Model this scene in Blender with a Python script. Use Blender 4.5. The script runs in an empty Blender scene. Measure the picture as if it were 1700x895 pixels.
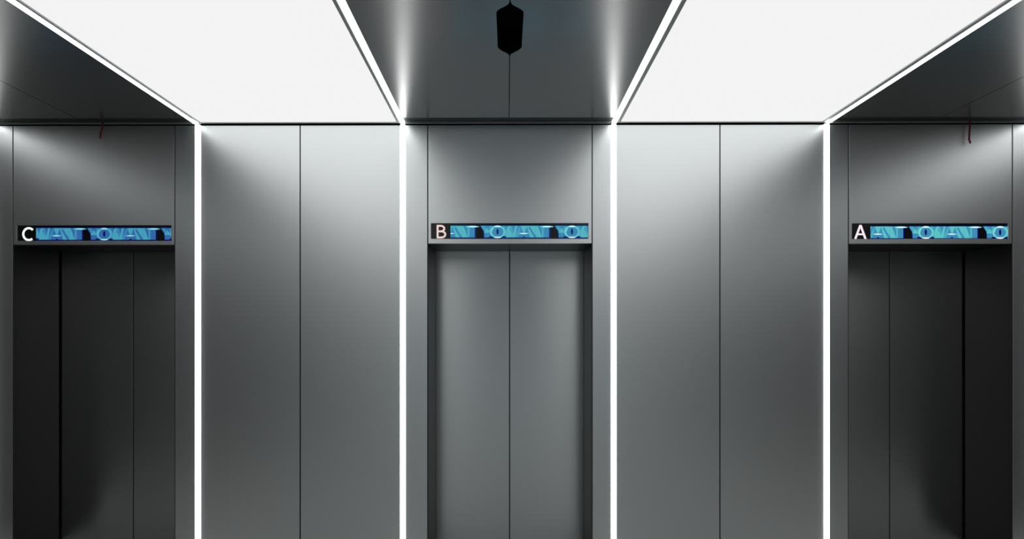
import bpy, bmesh, math
from mathutils import Vector

C = bpy.context.scene.collection
scn = bpy.context.scene

# ------------------------------------------------------------------ camera
F = 860.0            # focal length in pixels of a 1700 px wide frame
D = 3.40             # distance of the lens from the elevator wall
EYE = 1.53
YAW = math.radians(0.23)
PX, PY = 838.5, 549.0   # principal point
cd = bpy.data.cameras.new('camera'); cam = bpy.data.objects.new('camera', cd); C.objects.link(cam)
cam.location = (0, -D, EYE); cam.rotation_euler = (math.pi/2, 0, YAW)
cd.sensor_fit = 'HORIZONTAL'; cd.sensor_width = 36; cd.lens = F/1700*36
cd.shift_x = (850-PX)/1700; cd.shift_y = (PY-447.5)/1700
cd.clip_start = 0.02; cd.clip_end = 60
scn.camera = cam

# ------------------------------------------------------------------ light and exposure
w = bpy.data.worlds.new('world'); scn.world = w; w.use_nodes = True
w.node_tree.nodes['Background'].inputs[0].default_value = (0.80, 0.92, 1.0, 1)
w.node_tree.nodes['Background'].inputs[1].default_value = 0.33    # added cool light for the reflections, enters through the opening behind the viewer
scn.view_settings.view_transform = 'Standard'; scn.view_settings.look = 'None'
scn.view_settings.exposure = 0.0; scn.view_settings.gamma = 1.0
scn.view_settings.use_curve_mapping = False
PANEL_E = 0.90       # luminous ceiling
STRIP_E = 4.8        # light strips in the wall
STRIP_C = 2.8        # light strips in the ceiling
ROOM_DEPTH = 6.2     # elevator wall to the wall behind the camera

# ------------------------------------------------------------------ measuring
RV = Vector((math.cos(YAW), math.sin(YAW), 0)); AV = Vector((-math.sin(YAW), math.cos(YAW), 0))
def ray(px, py): return AV + RV*((px-PX)/F) + Vector((0, 0, (PY-py)/F))
def on_y(px, py, y=0.0):
    d = ray(px, py); t = (y+D)/d.y; return Vector((0, -D, EYE)) + d*t
def on_z(px, py, z):
    d = ray(px, py); t = (z-EYE)/d.z; return Vector((0, -D, EYE)) + d*t
def X(px, y=0.0): return on_y(px, PY, y).x
def Z(px, py, y=0.0): return on_y(px, py, y).z
S = D/F
ZC = Z(845, 205.3)                 # ceiling height
ZT = ZC - 0.010                    # top edge of the wall cladding

# ------------------------------------------------------------------ materials
def mat(name, col, rough=0.5, metal=0.0, spec=0.5, **k):
    m = bpy.data.materials.new(name); m.use_nodes = True
    b = m.node_tree.nodes['Principled BSDF']
    b.inputs['Base Color'].default_value = (*col, 1); b.inputs['Roughness'].default_value = rough
    b.inputs['Metallic'].default_value = metal; b.inputs['Specular IOR Level'].default_value = spec
    return m
def brushed(name, col, rough, stretch=(1, 1, 1), var=0.05, bump=0.02, scale=60):
    """satin metal with faint grain along one axis"""
    m = mat(name, col, rough, 1.0); nt = m.node_tree; b = nt.nodes['Principled BSDF']
    tc = nt.nodes.new('ShaderNodeTexCoord'); mp = nt.nodes.new('ShaderNodeMapping')
    mp.inputs['Scale'].default_value = stretch
    n = nt.nodes.new('ShaderNodeTexNoise'); n.inputs['Scale'].default_value = scale; n.inputs['Detail'].default_value = 3
    nt.links.new(tc.outputs['Object'], mp.inputs[0]); nt.links.new(mp.outputs[0], n.inputs['Vector'])
    mr = nt.nodes.new('ShaderNodeMapRange'); mr.inputs['To Min'].default_value = rough-var; mr.inputs['To Max'].default_value = rough+var
    nt.links.new(n.outputs['Fac'], mr.inputs['Value']); nt.links.new(mr.outputs[0], b.inputs['Roughness'])
    bp = nt.nodes.new('ShaderNodeBump'); bp.inputs['Strength'].default_value = bump; bp.inputs['Distance'].default_value = 0.001
    nt.links.new(n.outputs['Fac'], bp.inputs['Height']); nt.links.new(bp.outputs[0], b.inputs['Normal'])
    return m
def emit(name, col, e):
    m = bpy.data.materials.new(name); m.use_nodes = True; nt = m.node_tree; nt.nodes.clear()
    o = nt.nodes.new('ShaderNodeOutputMaterial'); em = nt.nodes.new('ShaderNodeEmission')
    em.inputs[0].default_value = (*col, 1); em.inputs[1].default_value = e
    nt.links.new(em.outputs[0], o.inputs[0]); return m
def srgb(r, g, b):
    return tuple((c/255/12.92 if c/255 <= .04045 else ((c/255+.055)/1.055)**2.4) for c in (r, g, b))

M_WALL = brushed('satin_steel', (0.925, 0.965, 0.975), 0.385, var=0.03)
M_DOOR = brushed('brushed_door_steel', (0.80, 0.83, 0.83), 0.33, (9, 9, 0.1), 0.015, 0.0, 1.0)
_b = M_DOOR.node_tree.nodes['Principled BSDF']; _b.inputs['Anisotropic'].default_value = 0.85   # horizontal brushing, smears reflections upright
_t = M_DOOR.node_tree.nodes.new('ShaderNodeCombineXYZ'); _t.inputs[2].default_value = 1.0
M_DOOR.node_tree.links.new(_t.outputs[0], _b.inputs['Tangent'])
M_CEIL = brushed('ceiling_steel', (0.40, 0.405, 0.405), 0.26, var=0.02)
M_FRAME = brushed('frame_steel', (0.085, 0.085, 0.08), 0.38, var=0.02)
M_TRIM = mat('dark_trim', (0.22, 0.24, 0.24), 0.45, 0.9)
M_SILL = mat('sill_stone', (0.34, 0.34, 0.33), 0.5)
M_EDGE = mat('grey_edge_trim', (0.50, 0.53, 0.54), 0.5, 0.5)
M_BLACK = mat('black_void', (0.004, 0.004, 0.004), 0.9, 0.0, 0.1)
M_GLASS = mat('black_display_glass', (0.012, 0.011, 0.012), 0.25, 0.0, 0.4)
M_FLOOR = mat('grey_stone_floor', (0.33, 0.33, 0.32), 0.55)
M_SIDE = mat('dark_side_wall', (0.06, 0.06, 0.058), 0.7)
M_PANEL = emit('luminous_ceiling', (1.0, 1.0, 1.0), PANEL_E)
M_STRIP = emit('light_strip', (1.0, 1.0, 1.0), STRIP_E)
M_CSTRIP = emit('ceiling_light_strip', (1.0, 1.0, 1.0), STRIP_C)
M_RED = mat('red_cord', (0.22, 0.004, 0.008), 0.6)

# ------------------------------------------------------------------ builders
def link(name, me, mats, parent=None, bevel=0.0):
    o = bpy.data.objects.new(name, me); C.objects.link(o)
    for m in (mats if isinstance(mats, (list, tuple)) else [mats]): me.materials.append(m)
    if parent: o.parent = parent
    if bevel:
        b = o.modifiers.new('bevel', 'BEVEL'); b.width = bevel; b.segments = 2; b.limit_method = 'ANGLE'; b.angle_limit = 0.6
    return o
def tag(o, label=None, cat=None, group=None, kind=None):
    if label: o['label'] = label
    if cat: o['category'] = cat
    if group: o['group'] = group
    o['kind'] = kind or 'thing'
    return o
def empty(name, loc=(0, 0, 0)):
    o = bpy.data.objects.new(name, None); o.location = loc; o.empty_display_size = 0.1; C.objects.link(o); return o
def add_box(bm, x0, x1, y0, y1, z0, z1):
    v = [bm.verts.new(p) for p in ((x0,y0,z0),(x1,y0,z0),(x1,y1,z0),(x0,y1,z0),(x0,y0,z1),(x1,y0,z1),(x1,y1,z1),(x0,y1,z1))]
    for f in ((0,3,2,1),(4,5,6,7),(0,1,5,4),(1,2,6,5),(2,3,7,6),(3,0,4,7)): bm.faces.new([v[i] for i in f])
def finish(bm, name):
    bmesh.ops.recalc_face_normals(bm, faces=bm.faces)
    me = bpy.data.meshes.new(name); bm.to_mesh(me); bm.free(); return me
def boxes(name, lst, m, parent=None, bevel=0.0):
    bm = bmesh.new()
    for b in lst: add_box(bm, *b)
    return link(name, finish(bm, name), m, parent, bevel)
def prism(bm, pts, axis, a, b):
    """extrude a 2-D outline: axis 'z' -> (x,y) outline, axis 'y' -> (x,z) outline"""
    f = (lambda p, t: (p[0], p[1], t)) if axis == 'z' else (lambda p, t: (p[0], t, p[1]))
    lo = [bm.verts.new(f(p, a)) for p in pts]; hi = [bm.verts.new(f(p, b)) for p in pts]
    n = len(pts)
    bm.faces.new(lo); bm.faces.new(hi)
    for i in range(n): bm.faces.new((lo[i], lo[(i+1) % n], hi[(i+1) % n], hi[i]))
def window_plate(x0, x1, z0, z1, hx0, hx1, hz0, hz1, y0, y1):
    """plate with one rectangular opening, all one skin"""
    bm = bmesh.new(); xs = (x0, hx0, hx1, x1); zs = (z0, hz0, hz1, z1)
    for y in (y0, y1):
        g = [[bm.verts.new((a, y, b)) for b in zs] for a in xs]
        for i in range(3):
            for j in range(3):
                if i == 1 and j == 1: continue
                bm.faces.new((g[i][j], g[i+1][j], g[i+1][j+1], g[i][j+1]))
        if y == y0: g0 = g
    def side(p, q): bm.faces.new((g0[p[0]][p[1]], g0[q[0]][q[1]], g[q[0]][q[1]], g[p[0]][p[1]]))
    ring = [(0,0),(1,0),(2,0),(3,0),(3,1),(3,2),(3,3),(2,3),(1,3),(0,3),(0,2),(0,1)]
    for i in range(12): side(ring[i], ring[(i+1) % 12])
    hole = [(1,1),(2,1),(2,2),(1,2)]
    for i in range(4): side(hole[i], hole[(i+1) % 4])
    return bm

# ------------------------------------------------------------------ the layout along the wall
# strip edges (pixels on the wall plane); bays C, B, A hold elevators, the bays between carry the luminous ceiling
STRIPS = [(-19.5,-10), (323.8,333.2), (664.2,673.4), (1014.3,1023.4), (1367.8,1377.0), (1715,1724.3)]
SX = [(X(a), X(b)) for a, b in STRIPS]
CSX = [(X(a), X(b)) for a, b in ((-19.5,-10.5), (322.8,331.0), (664.6,673.6), (1014.4,1023.3), (1369.6,1378.0), (1715,1724.3))]
XL, XR = X(-84), X(1862)     # end walls of the lobby
G = 0.0036            # half width of a joint
GP = 0.0062           # joint between pilaster and door head
T = 0.020             # cladding thickness
BACK = 0.045          # face of the backing wall
YF = -ROOM_DEPTH
DEPTH = 0.360         # recess of the elevator doors

ELEV = {  # opening edges, lintel bottom, display window (x0,x1,y0,y1), lit image (x0,x1,y0,y1)
 'C': dict(x=(22.3, 289.3), lint=406.3, win=(27.6, 284.6, 374.2, 400.0), img=(60, 284.3, 378.8, 398.0)),
 'B': dict(x=(710.8, 982.3), lint=404.2, win=(715.4, 976.9, 370.6, 396.6), img=(748, 976.4, 375.0, 394.2)),
 'A': dict(x=(1409.3, 1680.0), lint=404.6, win=(1414.3, 1673.8, 370.8, 396.8), img=(1445.2, 1672.6, 376.0, 395.4)),
}
WHERE = {'C': 'left', 'B': 'centre', 'A': 'right'}

# ------------------------------------------------------------------ structure
fl = boxes('floor', [(XL-.1, XR+.1, YF-.1, 0.5, -0.06, 0.0)], M_FLOOR); tag(fl, 'grey stone lobby floor below the elevator doors', 'floor', kind='structure')
# backing wall with the three openings cut out
xs = [XL-.1]
for k in 'CBA': xs += [X(ELEV[k]['x'][0])-0.004, X(ELEV[k]['x'][1])+0.004]
xs.append(XR+.1)
lst = [(xs[i], xs[i+1], BACK, BACK+0.05, 0.0, ZC+0.15) for i in (0, 2, 4, 6)]
for i, k in zip((1, 3, 5), 'CBA'): lst.append((xs[i], xs[i+1], BACK, BACK+0.05, Z(X and sum(ELEV[k]['x'])/2, ELEV[k]['lint'])+0.03, ZC+0.15))
def gasket(xc, hw): lst.append((xc-hw, xc+hw, 0.0045, BACK, 0.004, ZT))
gasket(X(498.3), G-.0002); gasket(X(1195.3), G-.0002)
for k in 'CBA':
    a, b = (X(v) for v in ELEV[k]['x']); zj = Z(sum(ELEV[k]['x'])/2, ELEV[k]['lint'])
    for q in (a, b):
        lst.append((q-GP+.0002 if q == a else q-.0003, q+.0003 if q == a else q+GP-.0002, 0.003, BACK, zj+.0, ZT))
o = boxes('wall_back', lst, M_BLACK); tag(o, 'black wall behind the joints of the steel wall panels', 'wall', kind='structure')
o = boxes('wall_left', [(XL-.1, XL, YF-.1, 0.1, 0.0, ZC+.2)], M_SIDE); tag(o, 'dark end wall of the lobby beyond the left edge', 'wall', kind='structure')
o = boxes('wall_right', [(XR, XR+.1, YF-.1, 0.1, 0.0, ZC+.2)], M_SIDE); tag(o, 'dark end wall of the lobby beyond the right edge', 'wall', kind='structure')
FM = mat('pale_opposite_wall', (0.40, 0.41, 0.41), 0.6)
OW, OH = 1.75, 1.95       # half width and height of the bright opening added behind the viewer
bm = bmesh.new()
for q in ((XL, -OW, 0, ZC+.2), (OW, XR, 0, ZC+.2), (-OW, OW, OH, ZC+.2)): add_box(bm, q[0], q[1], YF-.1, YF, q[2], q[3])
o = link('wall_front', finish(bm, 'wall_front'), FM); tag(o, 'pale wall facing the elevators behind the viewer', 'wall', kind='structure')
o = boxes('ceiling', [(XL-.1, XR+.1, YF-.1, 0.08, ZC+0.15, ZC+0.2)], M_BLACK); tag(o, 'black soffit above the ceiling panels', 'ceiling', kind='structure')

t = empty('added_opening_1', (0, YF-.05, 0)); tag(t, 'unseen bright opening added in the wall behind the viewer for reflections', 'added opening', kind='structure')  # unseen opening, added so world light brightens the steel doors and panels
fr = [(-OW+.06, OW-.06, -.03, .03, OH-.06, OH-.001), (-OW+.06, OW-.06, -.03, .03, 0.001, .06)]
for xx in (-OW+.031, -OW/3, OW/3, OW-.031): fr.append((xx-.03, xx+.03, -.03, .03, 0.001, OH-.001))
boxes('added_opening_frame', fr, M_TRIM, t)

# ------------------------------------------------------------------ luminous ceiling panels
def lum(x0, x1, label, inner):
    """inner: side (+1/-1) facing the middle of the lobby"""
    t = empty('luminous_ceiling_light', ((x0+x1)/2, YF/2, ZC)); tag(t, label, 'ceiling light', 'luminous ceiling panels')
    cx, cy = t.location.x, t.location.y
    def B(name, lst, m, bev=0): return boxes(name, [(a-cx, b-cx, c-cy, d-cy, e-ZC, f-ZC) for a, b, c, d, e, f in lst], m, t, bev)
    B('diffuser', [(x0, x1, YF+.03, -0.022, ZC+0.004, ZC+0.014)], M_PANEL)
    return t
lum_px = [((-78, -28), 'white luminous ceiling panel beyond the left elevator'),
          ((335.9, 659.6), 'white luminous ceiling panel between the elevators marked C and B'),
          ((1029.3, 1362.6), 'white luminous ceiling panel between the elevators marked B and A'),
          ((1732, 1856), 'white luminous ceiling panel beyond the right elevator')]
for (a, b), lab in lum_px:
    o = lum(X(a), X(b), lab, 1)
# long grey edge trims between luminous panels and light strips
for i, ((a, b), lab) in enumerate(lum_px):
    x0, x1 = X(a), X(b)
    s0 = CSX[2*i-1][1] if i else XL; s1 = CSX[2*i][0] if i < 3 else XR
    nm = ['beyond the left elevator', 'on its left side', 'on its left side', 'beyond the right elevator'][i]
    pan = ['outer left panel', 'panel between elevators C and B', 'panel between elevators B and A', 'outer right panel'][i]
    for (u, v, sd) in ((s0+.001, x0, 'left'), (x1, s1-.001, 'right')):
        # the outer side shows a black joint next to the diffuser
        outer = (i == 1 and sd == 'left') or (i == 2 and sd == 'right')
        g = 0.006 if outer else 0.0015
        if sd == 'left': q = (u, v-g)
        else: q = (u+g, v)
        if q[1]-q[0] < .004: continue
        o = boxes('edge_strip', [(q[0], q[1], YF+.03, -0.02, ZC, ZC+0.02)], M_EDGE, None, 0.001)
        tag(o, f'thin grey strip on the {sd} edge of the luminous {pan}', 'trim', 'edge trims of the luminous ceiling')
    o = boxes('edge_strip', [(s0+.001, s1-.001, -0.019, -0.012, ZC-0.001, ZC+0.02)], M_EDGE)
    tag(o, f'thin grey bar at the wall end of the luminous {pan}', 'trim', 'edge trims of the luminous ceiling')

# ------------------------------------------------------------------ light strips, wall and ceiling
names = ['left of elevator C', 'right of elevator C', 'left of elevator B', 'right of elevator B', 'left of elevator A', 'right of elevator A']
for (a, b), (ca, cb), nm in zip(SX, CSX, names):
    t = empty('wall_light_strip', ((a+b)/2, 0.0, 0.0)); tag(t, f'vertical white light strip in the steel wall {nm}', 'light strip', 'vertical light strips in the wall')
    h = (b-a)/2
    boxes('diffuser', [(-h+.0022, h-.0022, -0.006, 0.008, 0.0, ZT+.006)], M_STRIP, t, 0.004)
    boxes('channel', [(-h-.0, h, 0.009, 0.040, 0.0, ZT)], M_TRIM, t)
    h = (cb-ca)/2
    t = empty('ceiling_light_strip', ((ca+cb)/2, YF/2, ZC)); tag(t, f'white light strip running along the ceiling {nm}', 'light strip', 'light strips in the ceiling')
    L = -YF/2
    boxes('diffuser', [(-h+.0022, h-.0022, -L+.01, L-.004, -0.003, 0.008)], M_CSTRIP, t, 0.002)
    boxes('channel', [(-h, h, -L+.01, L-.01, 0.009, 0.04)], M_TRIM, t)

# ------------------------------------------------------------------ wall panels
def wall_panel(x0, x1, label, z0=0.004, z1=ZT, group='steel wall panels'):
    o = boxes('steel_cladding', [(0, x1-x0, 0, T, z0, z1)], M_WALL, None, 0.0008)
    o.location = (x0, 0, 0); tag(o, label, 'wall panel', group); return o
def plain_bay(x0, x1, mid, what):
    wall_panel(x0, mid-G, f'tall satin steel wall panel, left half of the pair {what}')
    wall_panel(mid+G, x1, f'tall satin steel wall panel, right half of the pair {what}')
e = 0.0005
wall_panel(XL+.004, SX[0][0]-e, 'steel wall panel in the left corner of the lobby')
plain_bay(SX[1][1]+e, SX[2][0]-e, X(498.3), 'between elevators C and B')
plain_bay(SX[3][1]+e, SX[4][0]-e, X(1195.3), 'between elevators B and A')
wall_panel(SX[5][1]+e, XR-.004, 'steel wall panel in the right corner of the lobby')

# ------------------------------------------------------------------ display pictures and letters
def clip(poly, lo, hi):
    for ax, s, lim in ((0, 1, lo), (0, -1, hi)):
        out = []
        for i in range(len(poly)):
            p, q = poly[i], poly[(i+1) % len(poly)]
            a, b = s*(p[0]-lim) >= 0 if s > 0 else p[0] <= lim, q[0] >= lim if s > 0 else q[0] <= lim
            if a: out.append(p)
            if a != b:
                t = (lim-p[0])/(q[0]-p[0]); out.append((lim, p[1]+t*(q[1]-p[1])))
        poly = out
        if len(poly) < 3: return []
    return poly
def ell(cx, cy, rx, ry, n=28, a0=0, a1=2*math.pi):
    return [(cx+rx*math.cos(a0+(a1-a0)*i/n), cy+ry*math.sin(a0+(a1-a0)*i/n)) for i in range(n)]
def glyphs():
    """one repeat of the scrolling words, u in pixels from the centre of the O, v 0 top .. 1 bottom: (layer, colour, outline)"""
    o = []
    o.append((1, 0, [(-30, -.06), (88, -.06), (88, 0.06), (88, 1.08), (-23.5, 1.08), (-23.5, .5)]))        # navy fringe
    o.append((2, 1, [(-28.5, 0), (85.5, 0), (85.5, 1), (-22, 1), (-22, .52)]))      # blue ground
    # Y: arms and the light wedge between
    o.append((3, 2, [(-27, 0), (-21.5, 0), (-17.5, .45), (-17.5, .6), (-21, .6)]))
    o.append((4, 3, [(-17.5, .18), (-12, .6), (-23, .6)]))
    o.append((3, 2, [(-13, 0), (-9, 0), (-12, .5), (-15, .45)]))
    # W
    for c in (13.5, 25):
        o.append((3, 2, [(c-5, 0), (c-1.5, 0), (c+4, 1), (c-1, 1)]))
        o.append((4, 3, [(c+4.5, .0), (c+7.8, 0), (c+4.2, 1), (c-.5, 1)]))
    o.append((3, 3, [(16.5, .05), (29, 1), (11, 1)]))
    # A
    o.append((5, 3, [(38.5, 0), (49, 0), (43.6, .75)]))
    o.append((5, 2, [(36, .12), (39, .05), (33.5, 1), (28.5, 1)]))
    o.append((5, 3, [(48.5, 0), (53, 0), (60.5, 1), (54, 1)]))
    o.append((6, 1, [(39.2, .2), (41.8, .55), (37.2, .55)]))
    o.append((6, 1, [(48.0, .15), (50.5, .55), (45.2, .55)]))
    o.append((6, 1, [(37, .8), (50, .8), (51.2, 1), (35.5, 1)]))
    # N
    o.append((5, 3, [(53.5, 0), (63.5, 0), (63.5, .95)]))
    o.append((6, 1, [(50.8, .12), (53.5, .12), (64.5, .92), (63.5, 1), (60.5, 1)]))
    o.append((5, 3, [(63.8, 0), (67, 0), (73.5, 1), (63.8, 1)]))
    o.append((6, 1, [(67.2, .1), (73.2, .1), (73.2, .85)]))
    # T
    o.append((5, 3, [(73.8, .1), (75.2, .1), (75.2, 1), (73.8, 1)]))
    o.append((5, 2, [(75.2, .05), (77, .05), (77, 1), (75.2, 1)]))
    o.append((8, 5, ell(81.5, .07, 11.5, .075))); o.append((9, 4, ell(82, .07, 7.5, .045)))
    # O
    o.append((6, 0, [(-15, .9), (15, .9), (12, 1.1), (-12, 1.1)]))
    o.append((7, 5, ell(0, .51, 12.6, .55))); o.append((7.5, 3, ell(0, .51, 11.6, .46)))
    o.append((8, 1, ell(0, .52, 9.4, .41)))
    o.append((8, 5, [(-6, .12), (-9.5, .6), (-7.5, .86), (-11.3, .75), (-12.2, .45), (-9.5, .12)]))
    o.append((9, 0, ell(0, .5, 1.9, .26)))
    o.append((9, 4, ell(0, .06, 5.5, .05)))
    o.append((9, 4, ell(0, .995, 6.0, .05)))
    o.append((7, 0, ell(43.6, 1.0, 1.6, .1)))
    o.append((8, 5, ell(43.3, .66, 8.8, .06))); o.append((9, 4, ell(43.3, .66, 6.0, .035)))
    return o
GLY = glyphs()
def stroke(pts, wd, closed=False):
    """ribbon of constant width along a polyline -> list of quads"""
    n = len(pts); L = []
    for i in range(n):
        if closed: a, b = pts[i-1], pts[(i+1) % n]
        else: a, b = pts[max(i-1, 0)], pts[min(i+1, n-1)]
        dx, dy = b[0]-a[0], b[1]-a[1]; l = math.hypot(dx, dy); nx, ny = -dy/l*wd/2, dx/l*wd/2
        L.append(((pts[i][0]+nx, pts[i][1]+ny), (pts[i][0]-nx, pts[i][1]-ny)))
    r = range(n if closed else n-1)
    return [(L[i][0], L[(i+1) % n][0], L[(i+1) % n][1], L[i][1]) for i in r]
def letter_quads(k):
    q = []
    if k == 'C':   # 17 x 23 px
        q = stroke([(46.6+9.2*math.cos(a), 388.5+9.9*math.sin(a)) for a in [math.radians(-52-(256*i/26)) for i in range(27)]], 3.5)
        q += stroke([(46.6+9.2*math.cos(a), 388.5+9.9*math.sin(a)) for a in [math.radians(-44-4*i) for i in range(3)]], 3.5)
    if k == 'B':
        x, t, b, wd = 726.3, 373.2, 395.6, 3.1
        q = [((x-wd/2, t), (x+wd/2, t), (x+wd/2, b), (x-wd/2, b))]
        m = 383.9
        up = [(x, t+1.5), (731.5, t+1.5)]+[(731.5+5.9*math.sin(a), (t+1.5+m)/2-((m-t-1.5)/2)*math.cos(a)) for a in [math.pi*i/12 for i in range(1, 12)]]+[(731.5, m), (x, m)]
        lo = [(x, m), (732.5, m)]+[(732.5+6.6*math.sin(a), (m+b-1.5)/2-((b-1.5-m)/2)*math.cos(a)) for a in [math.pi*i/12 for i in range(1, 12)]]+[(732.5, b-1.5), (x, b-1.5)]
        q += stroke(up, wd)+stroke(lo, wd)
    if k == 'A':
        t, b = 373.2, 396.4
        q = [((1427.6, t), (1431.2, t), (1422.6, b), (1419.0, b)), ((1427.6, t), (1431.2, t), (1439.6, b), (1435.8, b)),
             ((1424.5, 387.3), (1434.5, 387.3), (1435.5, 390.2), (1423.5, 390.2))]
    return q
TINT = {
 'C': [(10, 14, 84), (50, 102, 164), (58, 132, 178), (68, 158, 184), (165, 232, 232), (84, 176, 200)],
 'B': [(16, 44, 108), (62, 134, 178), (70, 158, 186), (84, 180, 190), (225, 250, 250), (112, 204, 212)],
 'A': [(2, 8, 92), (62, 140, 182), (74, 172, 190), (92, 194, 196), (250, 255, 255), (125, 212, 212)],
}
LETTER = {'C': (246, 252, 252), 'B': (238, 212, 206), 'A': (250, 236, 246)}
OC = {'C': [50.6, 173, 295.5], 'B': [702.6, 826, 949.6], 'A': [1414, 1537, 1660.4]}

def build_display(k):
    el = ELEV[k]; wx0, wx1, wy0, wy1 = el['win']; cx = (wx0+wx1)/2
    x0, x1 = X(wx0), X(wx1); z1, z0 = Z(cx, wy0), Z(cx, wy1)
    t = empty('elevator_display', ((x0+x1)/2, 0.0, z0)); o0 = t.location
    tag(t, f'long black display with a lit letter {k} and blue scrolling words above the {WHERE[k]} elevator', 'display', 'displays above the elevators')
    YS = 0.006   # depth of the glass behind the steel face
    boxes('display_glass', [(x0-o0.x+.0002, x1-o0.x-.0002, YS, YS+0.012, z0-o0.z+.0002, z1-o0.z-.0002)], M_GLASS, t)
    # picture
    cols = [emit(f'display_{k}_{i}'.lower(), srgb(*c), 1.0) for i, c in enumerate(TINT[k])]
    ix0, ix1, iy0, iy1 = el['img']; H = iy1-iy0
    bm = bmesh.new()
    for oc in OC[k]:
        for lay, ci, poly in GLY:
            p = clip([(oc+u, iy0+v*H) for u, v in poly], ix0, ix1)
            if not p: continue
            y = YS-0.00012*lay-0.0002
            vs = []
            for (a, b) in p:
                q = on_y(a, b, y); vs.append(bm.verts.new((q.x-o0.x, y, q.z-o0.z)))
            try: f = bm.faces.new(vs)
            except ValueError: continue
            f.material_index = ci
    bmesh.ops.recalc_face_normals(bm, faces=bm.faces)
    me = bpy.data.meshes.new('scrolling_words'); bm.to_mesh(me); bm.free()
    o = link('scrolling_words', me, cols, t); o['label'] = 'blue and cyan lit scrolling words'
    bm = bmesh.new(); y = YS-0.0014
    for qd in letter_quads(k):
        vs = []
        for a, b in qd:
            q = on_y(a, b, 0.0); vs.append(bm.verts.new((q.x-o0.x, y, q.z-o0.z)))
        bm.faces.new(vs)
    bmesh.ops.recalc_face_normals(bm, faces=bm.faces)
    r = bmesh.ops.extrude_face_region(bm, geom=bm.faces[:])
    bmesh.ops.translate(bm, verts=[v for v in r['geom'] if isinstance(v, bmesh.types.BMVert)], vec=(0, 0.001, 0))
    me = bpy.data.meshes.new('letter'); bm.to_mesh(me); bm.free()
    o = link('letter', me, emit(f'letter_{k}'.lower(), srgb(*LETTER[k]), 1.0), t); o['label'] = f'lit letter {k}'

# ------------------------------------------------------------------ elevator bays
def elevator(k, n, sl, sr):
    el = ELEV[k]; x0, x1 = X(el['x'][0]), X(el['x'][1]); cx = sum(el['x'])/2; zl = Z(cx, el['lint'])
    wh = WHERE[k]
    wall_panel(sl+e, x0-GP, f'narrow satin steel wall panel at the left side of elevator {k}')
    wall_panel(x1+GP, sr-e, f'narrow satin steel wall panel at the right side of elevator {k}')
    # transom with the display opening
    wx0, wx1, wy0, wy1 = el['win']
    bm = window_plate(x0+.0005, x1-.0005, zl, ZT, X(wx0), X(wx1), Z(cx, wy1), Z(cx, wy0), 0, T)
    o = link('steel_transom', finish(bm, 'steel_transom'), M_WALL, None, 0.0008)
    tag(o, f'satin steel panel above the {wh} elevator holding its display marked {k}', 'wall panel', 'steel panels above the elevators')
    build_display(k)
    # door set
    t = empty(f'door_{n}', ((x0+x1)/2, DEPTH, 0.0)); c = t.location
    tag(t, f'{wh} elevator door of two grey steel leaves, under the display marked {k}', 'elevator door', kind='structure')
    mid = (x1-x0)/2
    ex = 0.05; J = DEPTH-0.012
    for s, nm in ((-1, 'left'), (1, 'right')):
        a, b = sorted((s*0.0034, s*(mid+ex)))
        leaf = boxes('door_leaf', [(a, b, 0.0, 0.035, 0.008, zl+0.04)], M_DOOR, t, 0.0008)
    for s in (-1, 1):
        a, b = sorted((s*(mid+.0005), s*(mid+0.030)))
        c1, c2 = sorted((s*(mid+.0005), s*(mid+GP-.0004)))
        boxes('jamb', [(a, b, T+.002-DEPTH, J-DEPTH, 0.0, zl+.001), (c1, c2, .002-DEPTH, T+.0025-DEPTH, 0.0, zl-.001)], M_FRAME, t, 0.0015)
    boxes('door_head', [(-mid+.001, mid-.001, T+.002-DEPTH, J-DEPTH, zl+.0015, zl+.026)], M_FRAME, t, 0.0015)
    boxes('door_seal', [(-.0032, .0032, 0.002, 0.03, 0.01, zl+.03)], M_BLACK, t)
    boxes('sill', [(-mid, mid, T-DEPTH, 0.04, 0.0005, 0.006)], M_SILL, t)
    # dark shaft surround so nothing shows past the leaves
    boxes('shaft_lining', [(-mid-.08, mid+.08, 0.045, 0.06, 0.0, zl+.09), (-mid-.08, -mid-.06, -DEPTH+.085, 0.045, 0.0, zl+.09), (mid+.06, mid+.08, -DEPTH+.085, 0.045, 0.0, zl+.09), (-mid-.06, mid+.06, -DEPTH+.085, 0.045, zl+.07, zl+.09)], M_BLACK, t)
elevator('C', 1, SX[0][1], SX[1][0])
elevator('B', 2, SX[2][1], SX[3][0])
elevator('A', 3, SX[4][1], SX[5][0])

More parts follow.
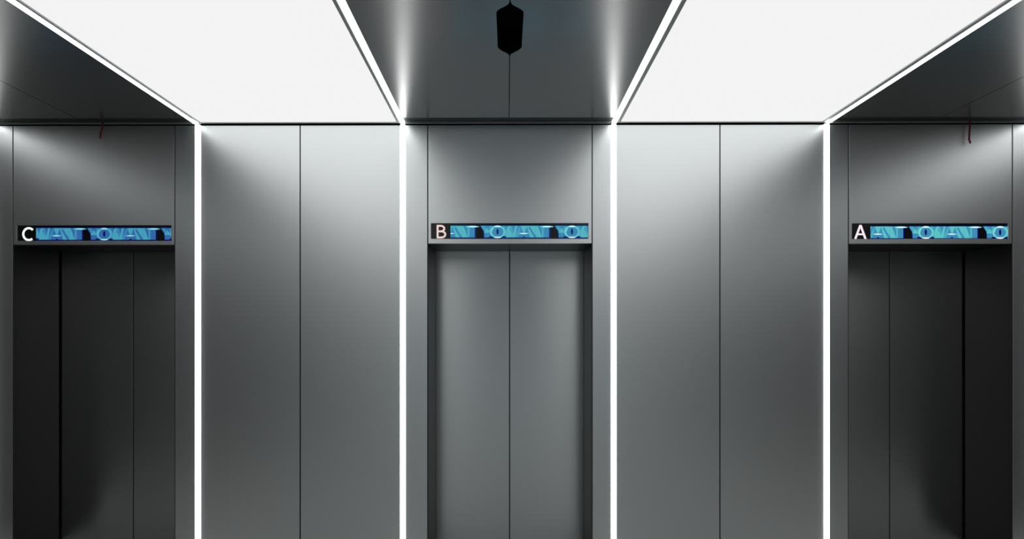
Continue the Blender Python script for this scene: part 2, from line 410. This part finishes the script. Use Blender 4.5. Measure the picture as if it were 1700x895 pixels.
# ------------------------------------------------------------------ metal ceiling bays
GR = 0.100           # depth of the grooved air slot along the wall
def bay(k, sl, sr, seam, notch=None):
    wh = WHERE[k]
    for side in ('left', 'right'):
        if side == 'left': a, b = sl+e, seam-.0022
        else: a, b = seam+.0022, sr-e
        inn, out = (b, a) if side == 'left' else (a, b)
        pts = [(out, YF+.02), (out, -GR), (inn, -GR)]
        if notch:
            sgn = -1 if side == 'left' else 1
            pts += [(inn if h < .0023 else seam+sgn*h, y) for h, y in notch]
        pts.append((inn, YF+.02))
        bm = bmesh.new(); prism(bm, pts, 'z', ZC, ZC+.016)
        o = link('ceiling_plate', finish(bm, 'ceiling_plate'), M_CEIL)
        tag(o, f'dark reflective steel ceiling panel, {side} of the seam in front of elevator {k}', 'ceiling panel', 'steel ceiling panels')
    t = empty('air_slot', ((sl+sr)/2, -GR/2, ZC)); h = (sr-sl)/2-.004
    tag(t, f'dark grooved air slot between ceiling and wall above elevator {k}', 'air vent', 'air slots above the elevators')
    for (y0, y1, z0) in ((-0.046, -0.036, -.001), (-0.020, -0.012, -.001), (0.008, 0.016, -.001), (0.034, 0.044, -.003)):
        boxes('slot_blade', [(-h, h, y0, y1, z0, .02)], M_EDGE if y0 > .03 else M_TRIM, t, 0.001)
    boxes('slot_box', [(-h, h, -.046, .044, .021, .03)], M_BLACK, t)
# outline of the black ceiling opening, read off as half widths at image rows and laid on the ceiling plane
rows = [(93, 0.0), (90.5, 1.8), (88.3, 4.8), (84.6, 12.5), (82.0, 16.6), (78.4, 20.0), (70, 20.3), (50, 21.2), (25, 22.6), (19.7, 22.6), (15.5, 18.5), (12.4, 12.5), (9.0, 5.6), (6.0, 2.2), (2.0, 0.8), (-3.0, 0.5)]
notch = []
for y, hpx in rows:
    p = on_z(846.3, y, ZC); q = on_z(846.3+hpx, y, ZC); notch.append((q.x-p.x, p.y))
seamB = on_z(845.8, 120, ZC).x
bay('C', CSX[0][1], CSX[1][0], X(147), None)
bay('B', CSX[2][1], CSX[3][0], seamB, notch)
bay('A', CSX[4][1], CSX[5][0], X(1543), None)
ys = [p[1] for p in notch]; hw = max(p[0] for p in notch)+.01
t = empty('ceiling_opening_box', (seamB, (min(ys)+max(ys))/2, ZC+.016))
tag(t, 'black pointed oblong recess in the steel ceiling in front of elevator B', 'ceiling recess')
L = (max(ys)-min(ys))/2+.01
boxes('box_liner', [(-hw, hw, -L, L, .08, .085), (-hw, -hw+.004, -L, L, .0005, .08), (hw-.004, hw, -L, L, .0005, .08), (-hw, hw, -L, -L+.004, .0005, .08), (-hw, hw, L-.004, L, .0005, .08)], M_BLACK, t)

# ------------------------------------------------------------------ red cords hanging from the air slots
def cord(pts, y, r, label):
    cu = bpy.data.curves.new('red_cord', 'CURVE'); cu.dimensions = '3D'; cu.bevel_depth = r; cu.bevel_resolution = 2; cu.use_fill_caps = True
    sp = cu.splines.new('POLY'); sp.points.add(len(pts)-1)
    P = [on_y(a, b, y) for a, b in pts]; o0 = P[0]
    for i, p in enumerate(P): sp.points[i].co = (*(p-o0), 1)
    tmp = bpy.data.objects.new('tmp', cu); C.objects.link(tmp)
    me = bpy.data.meshes.new_from_object(tmp.evaluated_get(bpy.context.evaluated_depsgraph_get()))
    bpy.data.objects.remove(tmp)
    me.materials.clear()
    o = link('red_cord', me, M_RED); o.location = o0
    tag(o, label, 'cord', 'red cords hanging from the air slots')
cord([(1610.5, 197), (1610, 210), (1609.3, 224), (1608.8, 231), (1611, 238)], -0.022, 0.005, 'short red cord with a bent end hanging above elevator A')
cord([(170.5, 194), (171, 206), (169.5, 214), (167, 222), (166.5, 230)], -0.022, 0.005, 'short faint red cord hanging in the dark above elevator C')
